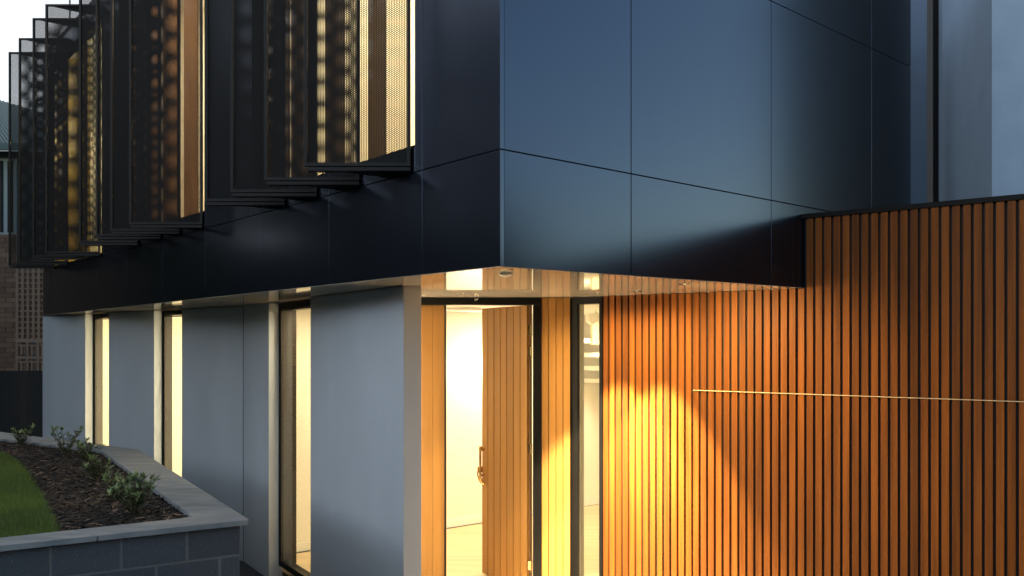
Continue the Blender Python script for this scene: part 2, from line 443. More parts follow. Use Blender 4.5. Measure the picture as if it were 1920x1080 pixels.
# ---- slatted wall plane (also carries the side light)
TO = Vector((11.007-1.327*7.676, 7.676)); DT_ = Vector((1.327, -1)).normalized(); NT = Vector((DT_.y, -DT_.x))
if NT.y < 0: NT = -NT
TF = frame(TO, DT_, NT)              # u from the window edge towards the camera, n inwards
# side light: from px 1068 to 1130
u0 = -(7.89-7.676)*1.6616
k0, k1 = -.012, .10
m = MB()
fl, fr_ = .095, .032
m.box(TF, u0-.02, u0+fl, k0, k1, FLR, SOF-.004); m.box(TF, -fr_, 0, k0, k1, FLR, SOF-.004)
m.box(TF, u0+fl, -fr_, k0, k1, SOF-.066, SOF-.004); m.box(TF, u0+fl, -fr_, k0, k1, FLR, FLR+.06)
sl = m.build('side_light', M['black'], house, bevel=.003)
m = MB(); m.box(TF, u0+fl, u0+fl+.012, k0+.02, k1-.02, FLR+.06, SOF-.066); m.build('window_bead', M['trim'], sl)
m = MB(); m.box(TF, u0+fl+.012, -fr_, .03, .036, FLR+.06, SOF-.066); m.build('pane', M['glass'], sl)

slatwall = thing('slatted_wall', (TF(2,0,0)[0], TF(2,0,0)[1], GND), 'tall wall of vertical cedar slats with dark capping to the right of the entrance', 'wall')
UX = (7.676-6.60)*1.6616             # where the upper floor meets the wall
UE = 10.0
mb = MB(); pit = .0677; sw = .0487; u = .004; i = 0
ZJ = -.3845
while u < UE:
    top = SOF-.002 if u+sw < UX+.03 else .976
    off = random.uniform(-.0008, .0008)
    r_ = random.random()
    uj = (7.676-7.143)*1.6616
    if u > uj-.01:
        mb.box(TF, u, u+sw, off, .026, ZJ+.003, top, rnd=r_)
        mb.box(TF, u, u+sw, off-.0015, .026, GND, ZJ-.003, rnd=r_*.9+.05)
    else:
        mb.box(TF, u, u+sw, off, .026, GND, top, rnd=r_)
    u += pit
mb.build('cladding', M['slat'], slatwall, bevel=.0012)
mb = MB(); mb.box(TF, .002, UX, .0265, .16, GND, SOF-.001); mb.box(TF, UX, UE, .0265, .16, GND, .974)
mb.build('backing', M['joint'], slatwall)
mb = MB(); mb.box(TF, UX+.004, UE+.02, -.012, .19, .976, 1.013); mb.build('capping', M['black'], slatwall, bevel=.002)
mb = MB(); mb.box(TF, (7.676-7.143)*1.6616, UE, -.010, .02, ZJ-.0026, ZJ+.0026)
mb.build('joint_strip', M['strip'], slatwall)

# ---- porch and interior
m = MB(); m.prism([(-1.9,DY-.035),(-.62,6.3),(-.4,4.9),(1.6,3.6),(4.6,4.6),(2.3,6.5),(.8,7.62),(.5,DY-.035)], GND+.004, FLR-.02)
tag(m.build('porch_paving', M['paving']), kind='structure')
Q = frame((-.83, 10.86), (.788, .616), (-.616, .788))          # the hall's back wall
m = MB(); m.box(Q, -2.42, 5.2, 0, .12, FLR, SOF-.02); m.build('interior_wall', M['interior'], house)
m = MB(); m.box(Q, -2.36, 5.2, -.014, -.001, FLR+.002, FLR+.10); m.build('skirting', M['ceiling'], house)
fp = [tuple(Vector(WB(.45,.21,0)[:2])), tuple(Vector(WB(2.25,.21,0)[:2])), (-1.58,DY+.11), (.7,DY+.11), (3.9,DY+.4), tuple(Vector(Q(5.2,0,0)[:2]))]
m = MB(); m.prism(fp, FLR-.1, FLR); m.build('interior_floor', M['oak'], house)
m = MB(); m.prism(fp, SOF-.018, SOF-.008); m.build('interior_ceiling', M['ceiling'], house)
m = MB(); m.prism([tuple(Vector(TF(.3,.17,0)[:2])), tuple(Vector(TF(.3,.25,0)[:2])), (4.0, 13.5), (4.1, 13.5)], FLR, SOF-.02); m.build('interior_wall', M['interior'], house)
# far ground-floor room
m = MB(); m.box(WA, .3, LA+.1, 1.35, 1.45, FLR, SOF-.02); m.box(WA, .2, .3, .21, 1.45, FLR, SOF-.02); m.box(WA, 2.55, 2.65, .21, 1.349, FLR, SOF-.02)
m.build('interior_wall', M['interior'], house)
m = MB(); m.box(WA, .3, LA, .21, 1.35, FLR-.1, FLR); m.build('interior_floor', M['oak'], house)
m = MB(); m.box(WA, .3, LA, .21, 1.35, SOF-.018, SOF-.008); m.build('interior_ceiling', M['ceiling'], house)
# upper rooms behind the screens
m = MB()
m.box(LF, .3, LLEN-.1, 2.1, 2.2, 1.05, 4.30)
for a, b in ((.50,.60),(3.75,3.85),(7.2,7.3),(10.68,10.73)): m.box(LF, a, b, .14, 2.099, 1.05, 4.30)
m.build('interior_wall', M['interior'], house).__setitem__('label', 'cream upstairs walls glimpsed through the screens')
m = MB(); m.box(LF, .3, LLEN-.1, .14, 2.1, .98, 1.05); m.build('interior_floor', M['oak'], house)
m = MB(); m.box(LF, .3, LLEN-.1, .14, 2.1, 4.30, 4.33); m.build('interior_ceiling', M['ceiling'], house)
def curtain(a, b, material, off, k=.16, amp=.018):
    a += off; b += off; m = MB(); n = max(8, int((b-a)/.012)); P = []
    for i in range(n+1):
        u = a+(b-a)*i/n; kk = k+amp*math.sin(i*1.1+.6*math.sin(i*.37))
        P += [LF(u, kk, 1.10), LF(u, kk, 4.27)]
    m.add(P, [(2*i, 2*i+2, 2*i+3, 2*i+1) for i in range(n)])
    return m.build('curtain', material, house, smooth=True)
for (a, b) in ((4.53, 4.91), (5.11, 5.52), (5.68, 6.90)): curtain(a, b, M['curtain'], .42)
for (a, b) in ((1.21, 1.43), (1.78, 2.07), (2.27, 2.63), (2.68, 3.28)): curtain(a, b, M['dcurtain'], .235)
curtain(8.6, 10.66, M['ocurtain'], 0, .10, .008)
for (w0, w1, s) in UP_WIN:
    m = MB(); f = .045
    m.box(LF, w0, w0+.006, .034, .09, s, 4.12); m.box(LF, w1-f, w1, .012, .09, s, 4.12)
    m.box(LF, w0+.006, w1-f, .012, .09, 4.12-f, 4.12); m.box(LF, w0+.006, w1-f, .012, .09, s, s+.02)
    wi = m.build('window', M['black'], house)
    m = MB(); m.box(LF, w0+.007, w1-f, .05, .056, s+.02, 4.12-f); m.build('pane', M['glass'], wi)

# ---- perforated sun screens
SCR = [(5.427,570,758),(5.90,496,673),(6.36,433,597),(6.76,385,535),(8.06,243,381),(8.51,208,336),(8.93,180,302),(9.49,149,262),
       (10.60,86,190),(11.05,62,166),(11.77,36,130),(12.33,17,104)]
ZB0, ZB1 = 1.14, 4.25
for d, xl, xr in SCR:
    X0 = (xl-960)/1590*d; X1 = 4.082-.8696*d-.012
    m = MB(); r = .014
    m.box(W, X0, X0+.022, d-r, d+r, ZB0, ZB1); m.box(W, X1-.022, X1, d-r, d+r, ZB0, ZB1)
    m.box(W, X0+.022, X1-.022, d-r, d+r, ZB0-.0, ZB0+.022); m.box(W, X0+.022, X1-.022, d-r, d+r, ZB1-.022, ZB1)
    s = m.build('sun_screen', M['sframe'], house)
    # the sheet gets its own origin so that every screen's holes start at its own corner
    me = bpy.data.meshes.new('perforated_sheet')
    wv, hv = X1-X0-.03, ZB1-ZB0-.03
    me.from_pydata([(0,-.001,0),(wv,-.001,0),(wv,-.001,hv),(0,-.001,hv),(0,.001,0),(wv,.001,0),(wv,.001,hv),(0,.001,hv)], [], [(0,1,2,3)])
    me.materials.append(M['screen'])
    o = bpy.data.objects.new('perforated_sheet', me); COL.objects.link(o); o.parent = s
    o.location = (X0+.015-wl(s).x, d-wl(s).y, ZB0+.015+E-wl(s).z)
    for zz in (ZB0-.006, ZB1-.016):
        m = MB(); dk = d+.30
        m.prism([(X0+.08, d+.015), (X1-.005, d+.015), (4.082-.8696*dk-.012, dk), (X0+.10, d+.05)], zz, zz+.020)
        m.build('bracket', M['sframe'], s)
    m = MB(); m.box(W, X0+.02, X1+.0, d-.017, d+.05, ZB0-.030, ZB0-.008); m.build('bottom_rail', M['sframe'], s)

# ---- recessed downlights (lit)
def spot(x, y, z, power, half, blend, label, aim=(0,0,-1), spill=.05, core=1.6, spill_aim=(0,0,-1), spill_size=165):
    t = thing('downlight', (x, y, z), label, 'lamp', 'recessed downlights in the entrance soffit')
    m = MB(); n = 20; vs = []; fs = []
    for r_, z_ in ((.045, 0), (.045, -.004), (.034, -.004), (.030, -.001)):
        for k in range(n): vs.append((x+r_*math.cos(2*math.pi*k/n), y+r_*math.sin(2*math.pi*k/n), z-.001+z_))
    for a in range(3):
        for k in range(n): fs.append((a*n+k, a*n+(k+1)%n, (a+1)*n+(k+1)%n, (a+1)*n+k))
    m.add(vs, fs); m.build('trim_ring', M['bframe'], t)
    m = MB(); m.prism([(x+.010*math.cos(2*math.pi*k/n), y+.010*math.sin(2*math.pi*k/n)) for k in range(n)], z-.003, z-.0022); m.build('lamp_lens', M['bulb'], t)
    l = bpy.data.lights.new('downlight_beam', 'SPOT'); l.energy = power; l.spot_size = R(half*2); l.spot_blend = blend; l.color = (1, .78, .42); l.shadow_soft_size = .03
    lo = bpy.data.objects.new('downlight_beam', l); COL.objects.link(lo); lo.parent = t; lo.location = (0, 0, -.012)
    lo.rotation_euler = Vector((-aim[0], -aim[1], -aim[2])).to_track_quat('Z', 'Y').to_euler()
    l = bpy.data.lights.new('downlight_core', 'SPOT'); l.energy = power*core; l.spot_size = R(half*1.7); l.spot_blend = 1; l.color = (1, .80, .46); l.shadow_soft_size = .03
    lo = bpy.data.objects.new('downlight_core', l); COL.objects.link(lo); lo.parent = t; lo.location = (0, 0, -.016)
    l = bpy.data.lights.new('downlight_spill', 'SPOT'); l.energy = power*spill; l.spot_size = R(spill_size); l.spot_blend = 1; l.color = (1, .72, .33); l.shadow_soft_size = .04
    lo = bpy.data.objects.new('downlight_spill', l); COL.objects.link(lo); lo.parent = t; lo.location = (0, 0, -.02)
    lo.rotation_euler = Vector([-q_ for q_ in spill_aim]).to_track_quat('Z', 'Y').to_euler()
    return t
_p = TF(.58, -.42, 0); spot(_p[0], _p[1], SOF, 720, 29.5, .32, 'recessed downlight close to the slatted wall, rightmost of the entrance row')
_p = TF(.20, -.42, 0); spot(_p[0], _p[1], SOF, 720, 29.5, .32, 'recessed downlight in front of the side light, middle of the entrance row')
spot(1.25, 6.15, SOF, 40, 30, .8, 'added downlight nearest the metal corner, washing the slatted wall', core=.5, spill=2.3, spill_aim=(.42, .42, -.8), spill_size=140)  # extra lamp, added so its wide spill carries the glow along the slats
spot(-.42, 7.30, SOF, 70, 27, .25, 'recessed downlight over the doorstep, leftmost of the entrance row')
def area(x, y, z, sx, sy, power, col, parent=None, rot=(0,0,0)):
    l = bpy.data.lights.new('room_light', 'AREA'); l.shape = 'RECTANGLE'; l.size = sx; l.size_y = sy; l.energy = power; l.color = col
    o = bpy.data.objects.new('room_light', l); COL.objects.link(o); o.location = (x, y, z+E); o.rotation_euler = rot
    return o
WARM = (1, .80, .50)
def ceiling_lamp(x, y, z, power, label, size=.5, col=WARM):
    t = thing('ceiling_lamp', (x, y, z), label, 'lamp', 'ceiling lamps inside the rooms')
    m = MB(); n = 24; m.prism([(x+size/2*math.cos(2*math.pi*k/n), y+size/2*math.sin(2*math.pi*k/n)) for k in range(n)], z-.03, z-.001); m.build('lamp_body', M['white'], t)
    l = bpy.data.lights.new('room_light', 'AREA'); l.shape = 'DISK'; l.size = size*.9; l.energy = power; l.color = col
    o = bpy.data.objects.new('room_light', l); COL.objects.link(o); o.parent = t; o.location = (0, 0, -.034)
ceiling_lamp(-.55, 9.75, SOF-.02, 9, 'round ceiling lamp in the hall behind the open door', .4)
ceiling_lamp(1.35, 10.6, SOF-.02, 32, 'round ceiling lamp in the hall behind the side light', .4)
def sconce(x, y, z, label, power, col=(1,.86,.62), rad=.05, name='wall_lamp'):
    t = thing(name, (x, y, z), label, 'lamp')
    m = MB(); n = 16; vs = []; fs = []
    for i in range(7):
        a = math.pi*i/6; r_ = max(.004, rad*math.sin(a))
        for k in range(n): vs.append((x+r_*math.cos(2*math.pi*k/n), y+r_*math.sin(2*math.pi*k/n), z+rad*math.cos(a)))
    for i in range(6):
        for k in range(n): fs.append((i*n+k, i*n+(k+1)%n, (i+1)*n+(k+1)%n, (i+1)*n+k))
    m.add(vs, fs); m.build('globe', emis('globe_glow', col, power/(4*math.pi*math.pi*rad*rad)), t, smooth=True)
    m = MB(); m.tube([(x, y, z+rad*.9), (x, y, z+rad+.05)], .008); m.build('stem', M['brass'], t)
    return t
_q = Q(.52, -.22, 0); sconce(_q[0], _q[1], -.28, 'small globe lamp on the hall wall hidden behind the open door', 9)
_q = LF(10.25, .45, 0); sconce(_q[0], _q[1], 2.95, 'globe lamp glowing behind the olive curtain in the farthest upstairs room', 60, (1,.80,.42), .08, 'globe_lamp')
pa = WA(3.9, .8, 0); ceiling_lamp(pa[0], pa[1], SOF-.02, 7, 'round ceiling lamp behind the second narrow window from the left', .35)
pa = WA(1.6, .8, 0); ceiling_lamp(pa[0], pa[1], SOF-.02, 7, 'round ceiling lamp behind the leftmost narrow window', .35)
pb = WB(1.35, .62, 0); ceiling_lamp(pb[0], pb[1], SOF-.02, 13, 'round ceiling lamp behind the window next to the entrance wall', .3)
for (u_, pw, nm) in ((2.1, 75, 'nearest the corner'), (5.6, 55, 'in the middle room'), (8.1, 9, 'in the farthest room')):
    pu = LF(u_, 1.2, 0); ceiling_lamp(pu[0], pu[1], 4.30, pw, 'round upstairs ceiling lamp '+nm, .5, (1,.79,.50))

# glowing columns added out of sight inside the narrow windows to light the reveals
def added_reveal_light(F, u, k, label, e=7):
    p = F(u, k, 0); t = thing('added_reveal_light', (p[0], p[1], FLR), label, 'lamp', 'added unseen lights inside the narrow windows')
    m = MB(); n = 16
    m.prism([(p[0]+.12*math.cos(2*math.pi*q/n), p[1]+.12*math.sin(2*math.pi*q/n)) for q in range(n)], FLR, FLR+.04); m.build('base', M['black'], t)
    m = MB(); m.prism([(p[0]+.09*math.cos(2*math.pi*q/n), p[1]+.09*math.sin(2*math.pi*q/n)) for q in range(n)], FLR+.042, FLR+2.5); m.build('glow_column', emis('reveal_glow', (1,.79,.48), e), t)
added_reveal_light(WB, 2.42, .42, 'added unseen glowing column inside the window next to the entrance wall', 18)
added_reveal_light(WA, 2.36, .42, 'added unseen glowing column inside the leftmost narrow window', 7.5)
added_reveal_light(WA, 4.22, .42, 'added unseen glowing column inside the second narrow window from the left', 7.5)
# ---- indoor spotlight and floating stair seen through the side light
ps = at(1110, 596, 10.2)
t = thing('track_spotlight', (ps.x, ps.y, SOF-.03), 'angular cream spotlight under the hall ceiling behind the side light', 'lamp')
m = MB(); m.tube([(ps.x+.05, ps.y, SOF-.02), (ps.x+.05, ps.y, ps.z+.05)], .012); m.build('arm', M['white'], t)
m = MB(); Fs = frame((ps.x, ps.y), (1,.3), (-.3,1)); 
m.add([Fs(-.06,-.04,ps.z+.05),Fs(.07,-.04,ps.z+.06),Fs(.07,-.04,ps.z-.03),Fs(-.01,-.04,ps.z-.085),Fs(-.06,-.04,ps.z-.04),
       Fs(-.06,.06,ps.z+.05),Fs(.07,.06,ps.z+.06),Fs(.07,.06,ps.z-.03),Fs(-.01,.06,ps.z-.085),Fs(-.06,.06,ps.z-.04)],
      [(0,1,2,3,4),(5,6,7,8,9),(0,1,6,5),(1,2,7,6),(2,3,8,7),(3,4,9,8),(4,0,5,9)]); m.build('lamp_head', M['interior'], t)
st = thing('floating_stair', (1.2, 11.4, FLR), 'pale floating stair treads against the hall wall behind the side light', 'stairs')
for i in range(7):
    m = MB(); m.box(Q, 1.55+.27*i, 1.55+.27*i+.30, -.85, -.02, .02-.19*i, .08-.19*i); m.build('tread', M['interior'], st, bevel=.004)
m = MB(); m.box(Q, 1.7, 3.6, -.9, -.86, .0, .30); m.build('bulkhead', M['oak'], st)
# potted plant behind the window next to the entrance
pp = Vector(WB(1.75, .62, 0)[:2])
t = thing('potted_plant', (pp.x, pp.y, FLR), 'broad leaved indoor plant in a pale pot behind the window next to the entrance wall', 'plant')
m = MB(); n = 20; vs = []; fs = []
for r_, z_ in ((.10,0),(.14,.36),(.125,.36),(.12,.33)):
    for k in range(n): vs.append((pp.x+r_*math.cos(2*math.pi*k/n), pp.y+r_*math.sin(2*math.pi*k/n), FLR+.55+z_-.55))
for a in range(3):
    for k in range(n): fs.append((a*n+k, a*n+(k+1)%n, (a+1)*n+(k+1)%n, (a+1)*n+k))
fs.append(tuple(range(3*n,4*n)))
m.add(vs, fs); m.build('pot', M['interior'], t, smooth=True)
m = MB()
for k in range(13):
    a = k*2.4; L_ = random.uniform(.7, 1.45); lean = random.uniform(.10, .30)
    dx, dy = math.cos(a), math.sin(a); pts = []
    for j in range(7):
        s_ = j/6; wd = .042*math.sin(math.pi*min(1, s_*.9+.1))+.004
        c = Vector((pp.x+dx*lean*s_*s_, pp.y+dy*lean*s_*s_, FLR+.33+L_*s_-.12*s_**3))
        pts += [c+Vector((-dy, dx, 0))*wd, c-Vector((-dy, dx, 0))*wd]
    m.add(pts, [(2*j, 2*j+1, 2*j+3, 2*j+2) for j in range(6)])
m.build('leaves', M['leafy'], t)

# ---- rendered wing on the right
wing = thing('rendered_wing', (4.6, 8.5, GND), 'tall smooth blue grey rendered wing rising behind the slatted wall at the right edge', 'building')
K0 = Vector((.5660*8.6, 8.6)); K1 = Vector(((1760-960)/1590*10.4, 10.4))
K2 = Vector((K0.x+1.1, K0.y-.45))
m = MB(); m.prism([tuple(K0), tuple(K2), tuple(K2+Vector((.4,3))), tuple(K0+Vector((.12,.5)))], GND, 5.6); m.build('wall', M['wing_lit'], wing)['label'] = 'wall face at the right edge, its brighter light put into the colour'
m = MB(); m.prism([tuple(K0+Vector((.0,.006))), tuple(K0+Vector((.118,.506))), tuple(K1+Vector((.4,.2))), tuple(K1)], GND, 5.6); m.build('wall', M['wing_shade'], wing)['label'] = 'return wall of the wing, its shade put into a darker colour'
m = MB(); e = Vector(((1738-960)/1590*10.6, 10.6)); m.box(W, e.x, K1.x+.1, 10.45, 10.6, GND, 5.4); m.build('downpipe_recess', M['joint'], wing)
a_ = Vector(((1700-960)/1590*10.2, 10.2)); m = MB(); m.box(W, a_.x, (1738-960)/1590*10.2, 10.2, 10.4, GND, 5.4); m.build('side_pier', M['wing_shade'], wing)

blk = thing('dark_clad_building', (9.5, 9, GND), 'dark clad neighbouring building beyond the right edge, mirrored in the metal panels', 'building')
m = MB(); m.prism([(7.6, 7.5), (12.5, 7.0), (13, 14), (8.0, 14)], GND, 6.2); m.build('wall', M['dark'], blk)
m = MB(); m.prism([(7.5, 7.4), (12.6, 6.9), (13.1, 14.1), (7.9, 14.1)], 6.2, 6.35); m.build('roof', M['black'], blk)

# ------------------------------------------------------------------ ground
m = MB(); m.add([(-300,-300,GND),(300,-300,GND),(300,300,GND),(-300,300,GND)], [(0,1,2,3)]); tag(m.build('ground', M['ground']), kind='structure')

# ------------------------------------------------------------------ planter
ZT = -1.114
A = Vector((-1.673,5.40)); B = Vector((-3.96,8.991)); Dp = Vector((-6.54,10.83)); G0 = Vector((-2.837,4.698))
Ei = Vector((-2.057,5.484)); Gi = Vector((-4.32,8.914)); Hi = Vector((-6.08,10.06)); G1 = Vector((-2.954,4.893))
G0f = A+(G0-A)*3.2; G1f = Ei+(G1-Ei)*3.2
Df = Dp+(Dp-B)*.6; Hf = Hi+(Hi-Gi)*.9
planter = thing('planter', (-4, 7, GND), 'raised garden bed of grey split blocks with a bluestone coping', 'planter')
def coping(m, a0, a1, b0, b1, n, off=0):       # a: outer edge, b: inner edge; n slabs with thin gaps
    for i in range(n):
        t0 = i/n+.0012; t1 = (i+1)/n-.0012
        pts = [a0.lerp(a1,t0), a0.lerp(a1,t1), b0.lerp(b1,t1), b0.lerp(b1,t0)]
        m.prism([tuple(p) for p in pts], ZT-.035, ZT)
m = MB(); coping(m, A, G0f, Ei, G1f, 5); c1 = m.build('coping', M['stone'], planter, bevel=.003); c1['label'] = 'front coping of the planter'
m = MB(); coping(m, A, B, Ei, Gi, 6); c2 = m.build('coping', M['stone'], planter, bevel=.003); c2['label'] = 'long side coping facing the house'
m = MB(); coping(m, B, Df, Gi, Hf, 4); c3 = m.build('coping', M['stone'], planter, bevel=.003); c3['label'] = 'rear coping of the planter'
# block walls, inset .04 under the coping
def blockwall(a, b, inset, courses=7, first=0):
    d = (b-a).normalized(); n = Vector((-d.y, d.x))
    c = (A+Gi+G1f)/3
    if (c-a).dot(n) < 0: n = -n
    F = frame(a+n*inset, d, n); L_ = (b-a).length
    z = ZT-.036
    for k in range(courses):
        u = -(first if k % 2 == 0 else .195+first) ; h = .186
        while u < L_-inset:
            u_0 = max(u, inset); u_1 = min(u+.362, L_-.03)
            if u_1-u_0 > .03: bl.box(F, u_0+.004, u_1-.004, 0, .09, z-h, z-.004 if k else z-.006)
            u += .372
        z -= .1965
    mo.box(F, inset+.006, L_-.04, .006, .16, GND, ZT-.037)
bl = MB(); mo = MB()
blockwall(A, G0f, .045, first=.0); blockwall(A, B, .045, first=.1); blockwall(B, Df, .045)
bl.build('block_wall', M['block'], planter, bevel=.004); mo.build('mortar', M['mortar'], planter)
# soil
ZS = ZT-.05
m = MB(); m.prism([tuple(Ei+Vector((-.01,.02))), tuple(G1f), (-12,7), tuple(Hf), tuple(Gi)], ZS-.3, ZS)
tag(m.build('garden_soil', M['soil']), kind='structure')
def inplanter(x, y):
    p = Vector((x, y))
    def side(a, b): return (b.x-a.x)*(p.y-a.y)-(b.y-a.y)*(p.x-a.x)
    c = Vector((-4.5, 7.2))
    def sd(a, b): return (b.x-a.x)*(c.y-a.y)-(b.y-a.y)*(c.x-a.x)
    return all(side(a,b)*sd(a,b) > 0 for a, b in ((Ei,Gi),(Gi,Hf),(Ei,G1f)))
# lawn edge: line in plan
def gp(px, py, z): d = 1590*(-z)/(py-646); return Vector(((px-960)/1590*d, d))
LE = [gp(107,993,ZS+.02), gp(76,933,ZS+.02), gp(37,872,ZS+.02), gp(0,848,ZS+.02), gp(-60,832,ZS+.02)]
def inlawn(x, y):
    if not inplanter(x, y): return False
    # left of the polyline
    if y < LE[0].y: xe = LE[0].x+(y-LE[0].y)*-.5
    elif y > LE[-1].y: return False
    else:
        for a, b in zip(LE[:-1], LE[1:]):
            if a.y <= y <= b.y: xe = a.x+(b.x-a.x)*(y-a.y)/(b.y-a.y)
    return x < xe+.014*math.sin(y*23)+.012*math.sin(y*71+x*40)
rs = np.random.RandomState(3)
m = MB(); pts = [tuple(LE[0]+Vector((0,-.3)))]+[tuple(p) for p in LE]+[(-9,9.0),(-9,4.2),tuple(G1f+Vector((-.3,.3))),tuple(Ei.lerp(G1f,.42)+Vector((-.02,.03)))]
# turf base: fan over cells inside the lawn
st_ = .06
for i in range(int(6/st_)):
    for j in range(int(6/st_)):
        x = -8.2+i*st_; y = 4.3+j*st_
        if inlawn(x+st_/2, y+st_/2) and inplanter(x, y) and inplanter(x+st_, y+st_) and inplanter(x+st_, y):
            m.add([(x,y,ZS+.015),(x+st_,y,ZS+.015),(x+st_,y+st_,ZS+.015),(x,y+st_,ZS+.015)], [(0,1,2,3)])
tag(m.build('lawn_base', M['turf']), kind='structure')
vs = []; fs = []; rr = []
cnt = 0
while cnt < 110000:
    y = rs.uniform(4.5, 8.8); x = rs.uniform(-.62*y-.3, -.50*y) if cnt < 60000 else rs.uniform(-8, -.50*y)
    if not inlawn(x, y): continue
    h = rs.uniform(.02, .062); a = rs.uniform(0, 6.28); lx, ly = rs.normal(0, .018, 2); wd = .0022
    b = len(vs)
    vs += [(x-wd*math.cos(a), y-wd*math.sin(a), ZS+.014+E), (x+wd*math.cos(a), y+wd*math.sin(a), ZS+.014+E), (x+lx, y+ly, ZS+.014+h+E)]
    fs.append((b, b+1, b+2)); rr.append(rs.rand()*.6+.4*(math.sin(x*3.1)*math.sin(y*2.3)*.5+.5)); cnt += 1
me = bpy.data.meshes.new('lawn_grass'); me.from_pydata(vs, [], fs); me.attributes.new('rnd', 'FLOAT', 'FACE').data.foreach_set('value', rr); me.materials.append(M['grass'])
o = bpy.data.objects.new('lawn_grass', me); COL.objects.link(o); tag(o, 'short green lawn in the raised bed at the lower left', 'grass', kind='stuff')
# bark mulch
m = MB(); cnt = 0
while cnt < 14000:
    y = rs.uniform(4.9, 10.4); x = rs.uniform(-.64*y-.2, -.34*y)
    if not inplanter(x, y) or inlawn(x+.01, y): continue
    l_ = rs.uniform(.006, .032)*(1.4 if rs.rand() < .15 else 1); wd = l_*rs.uniform(.12, .35); a = rs.uniform(0, 3.14); tz = rs.uniform(-.35, .35); z = ZS+rs.uniform(.0, .028)
    ca, sa = math.cos(a), math.sin(a)
    P = [(x-ca*l_+sa*wd, y-sa*l_-ca*wd, z-l_*tz), (x-ca*l_-sa*wd, y-sa*l_+ca*wd, z-l_*tz+.003), (x+ca*l_-sa*wd*.6, y+sa*l_+ca*wd*.6, z+l_*tz+.004), (x+ca*l_+sa*wd*.6, y+sa*l_-ca*wd*.6, z+l_*tz)]
    m.add(P, [(0,1,2,3)], rnd=float(rs.rand()**2.2)*.8 if rs.rand() < .93 else 3.2); cnt += 1
tag(m.build('bark_mulch', M['chip']), 'brown bark chips and dry leaves covering the garden bed', 'mulch', kind='stuff')
# shrubs
def shrub(px, py, H_, n, label, seed, mt='leaf'):
    random.seed(seed)
    p = gp(px, py, ZS)
    t = thing('shrub', (p.x, p.y, ZS), label, 'shrub', 'young shrubs in the raised bed')
    ms = MB(); ml = MB(); my = MB()
    for k in range(n):
        a = random.uniform(0, 6.28); ln = random.uniform(.15, .55)*H_; h = H_*random.uniform(.5, 1)
        pts = [Vector((p.x, p.y, ZS))]
        for j in range(1, 7):
            s_ = j/6
            pts.append(Vector((p.x+math.cos(a)*ln*s_**1.3, p.y+math.sin(a)*ln*s_**1.3, ZS+h*s_))+Vector([random.gauss(0,.005) for _ in range(3)]))
        ms.tube(pts, [.005-.0035*j/6 for j in range(7)], 5)
        for j in range(2, 7):
            nl = 3 if j < 6 else 7
            for q_ in range(nl):
                b = random.uniform(0, 6.28); L_ = random.uniform(.035, .075); wd = L_*.155
                el = random.uniform(.1, .9) if j < 6 else random.uniform(.3, 1.3)
                dv = Vector((math.cos(b)*math.cos(el), math.sin(b)*math.cos(el), math.sin(el)))
                sd = dv.cross(Vector((0,0,1))).normalized(); up = sd.cross(dv)
                o_ = pts[j]+Vector([random.gauss(0,.006) for _ in range(3)])
                tip = (j == 6 and random.random() < .55) or random.random() < .06; m_ = ml
                m_.add([o_, o_+dv*L_*.45+sd*wd+up*.002, o_+dv*L_+Vector((0,0,-.004)), o_+dv*L_*.45-sd*wd+up*.002, o_+dv*L_*.5-up*.004], [(0,1,4),(1,2,4),(2,3,4),(3,0,4)], rnd=(2.6+random.random()) if tip else None)
    ms.build('stem', M['stem'], t); ml.build('foliage', M['leaf'], t)
shrub(250, 968, .27, 22, 'widest leafy shrub nearest the front corner of the raised bed', 1)
shrub(222, 945, .22, 12, 'low yellowish shrub just left of the widest leafy shrub', 11)
shrub(180, 905, .23, 12, 'sparse shrub in the middle of the raised bed', 2)
shrub(165, 872, .25, 12, 'upright shrub in front of the leftmost narrow window', 3)
shrub(122, 862, .32, 11, 'tallest shrub with whorled leaves near the rear coping', 4)
shrub(42, 840, .22, 10, 'leftmost shrub by the rear coping in front of the black fence', 5)

# ------------------------------------------------------------------ things behind, at the left edge
fence = thing('black_fence', (-9, 13.6, GND), 'plain black paling fence at the left edge beside the rendered wall', 'fence')
m = MB(); x = -14
while x < -7.32:
    m.box(W, x, x+.135, 13.5, 13.52, GND, at(0,695,13.5).z); x += .14
m.build('palings', M['dark'], fence)
m = MB(); m.box(W, -14, -7.32, 13.522, 13.57, -.62, -.52); m.build('rail', M['dark'], fence)
# brown brick building with breeze block screen
bb = thing('brick_building', (-11, 17, GND), 'brown brick building behind the black fence at the left edge', 'building')
m = MB(); bd = 17.0; z = GND; row = 0
zt = at(0, 440, bd).z; xr = at(31, 0, bd).x
while z < zt:
    x = -16+(.15 if row % 2 else 0)*1.0
    while x < xr-.02:
        m.box(W, x+.003, min(x+.297, xr)-.003, bd-random.uniform(0,.004), bd+.1, z+.003, min(z+.097, zt)); x += .30
    z += .10; row += 1
m.build('brick_wall', M['brick'], bb)
m = MB(); m.box(W, -16, xr, bd+.02, bd+.3, GND, zt-.01); m.box(W, xr, -6.8, bd+2.6, bd+2.7, GND, zt); m.build('mortar', M['dark'], bb)
bs = thing('breeze_block_screen', (-9.6, 17, GND), 'pale brown pierced block screen with small square openings behind the black fence', 'screen wall')
px_ = bd/1590; x0 = at(33,0,bd).x; m = MB()
zt2 = at(0, 503, bd).z; zb2 = at(0, 636, bd).z
cols = 6; cp = 10.2*px_; rp = 10.5*px_
for i in range(cols+1): m.box(W, x0+i*cp-.026, x0+i*cp+.026, bd-.02, bd+.09, zb2, zt2)
for j in range(14):
    zz = zb2+j*rp
    for i in range(cols): m.box(W, x0+i*cp+.0265, x0+(i+1)*cp-.0265, bd-.005, bd+.085, zz-.018, zz+.018)
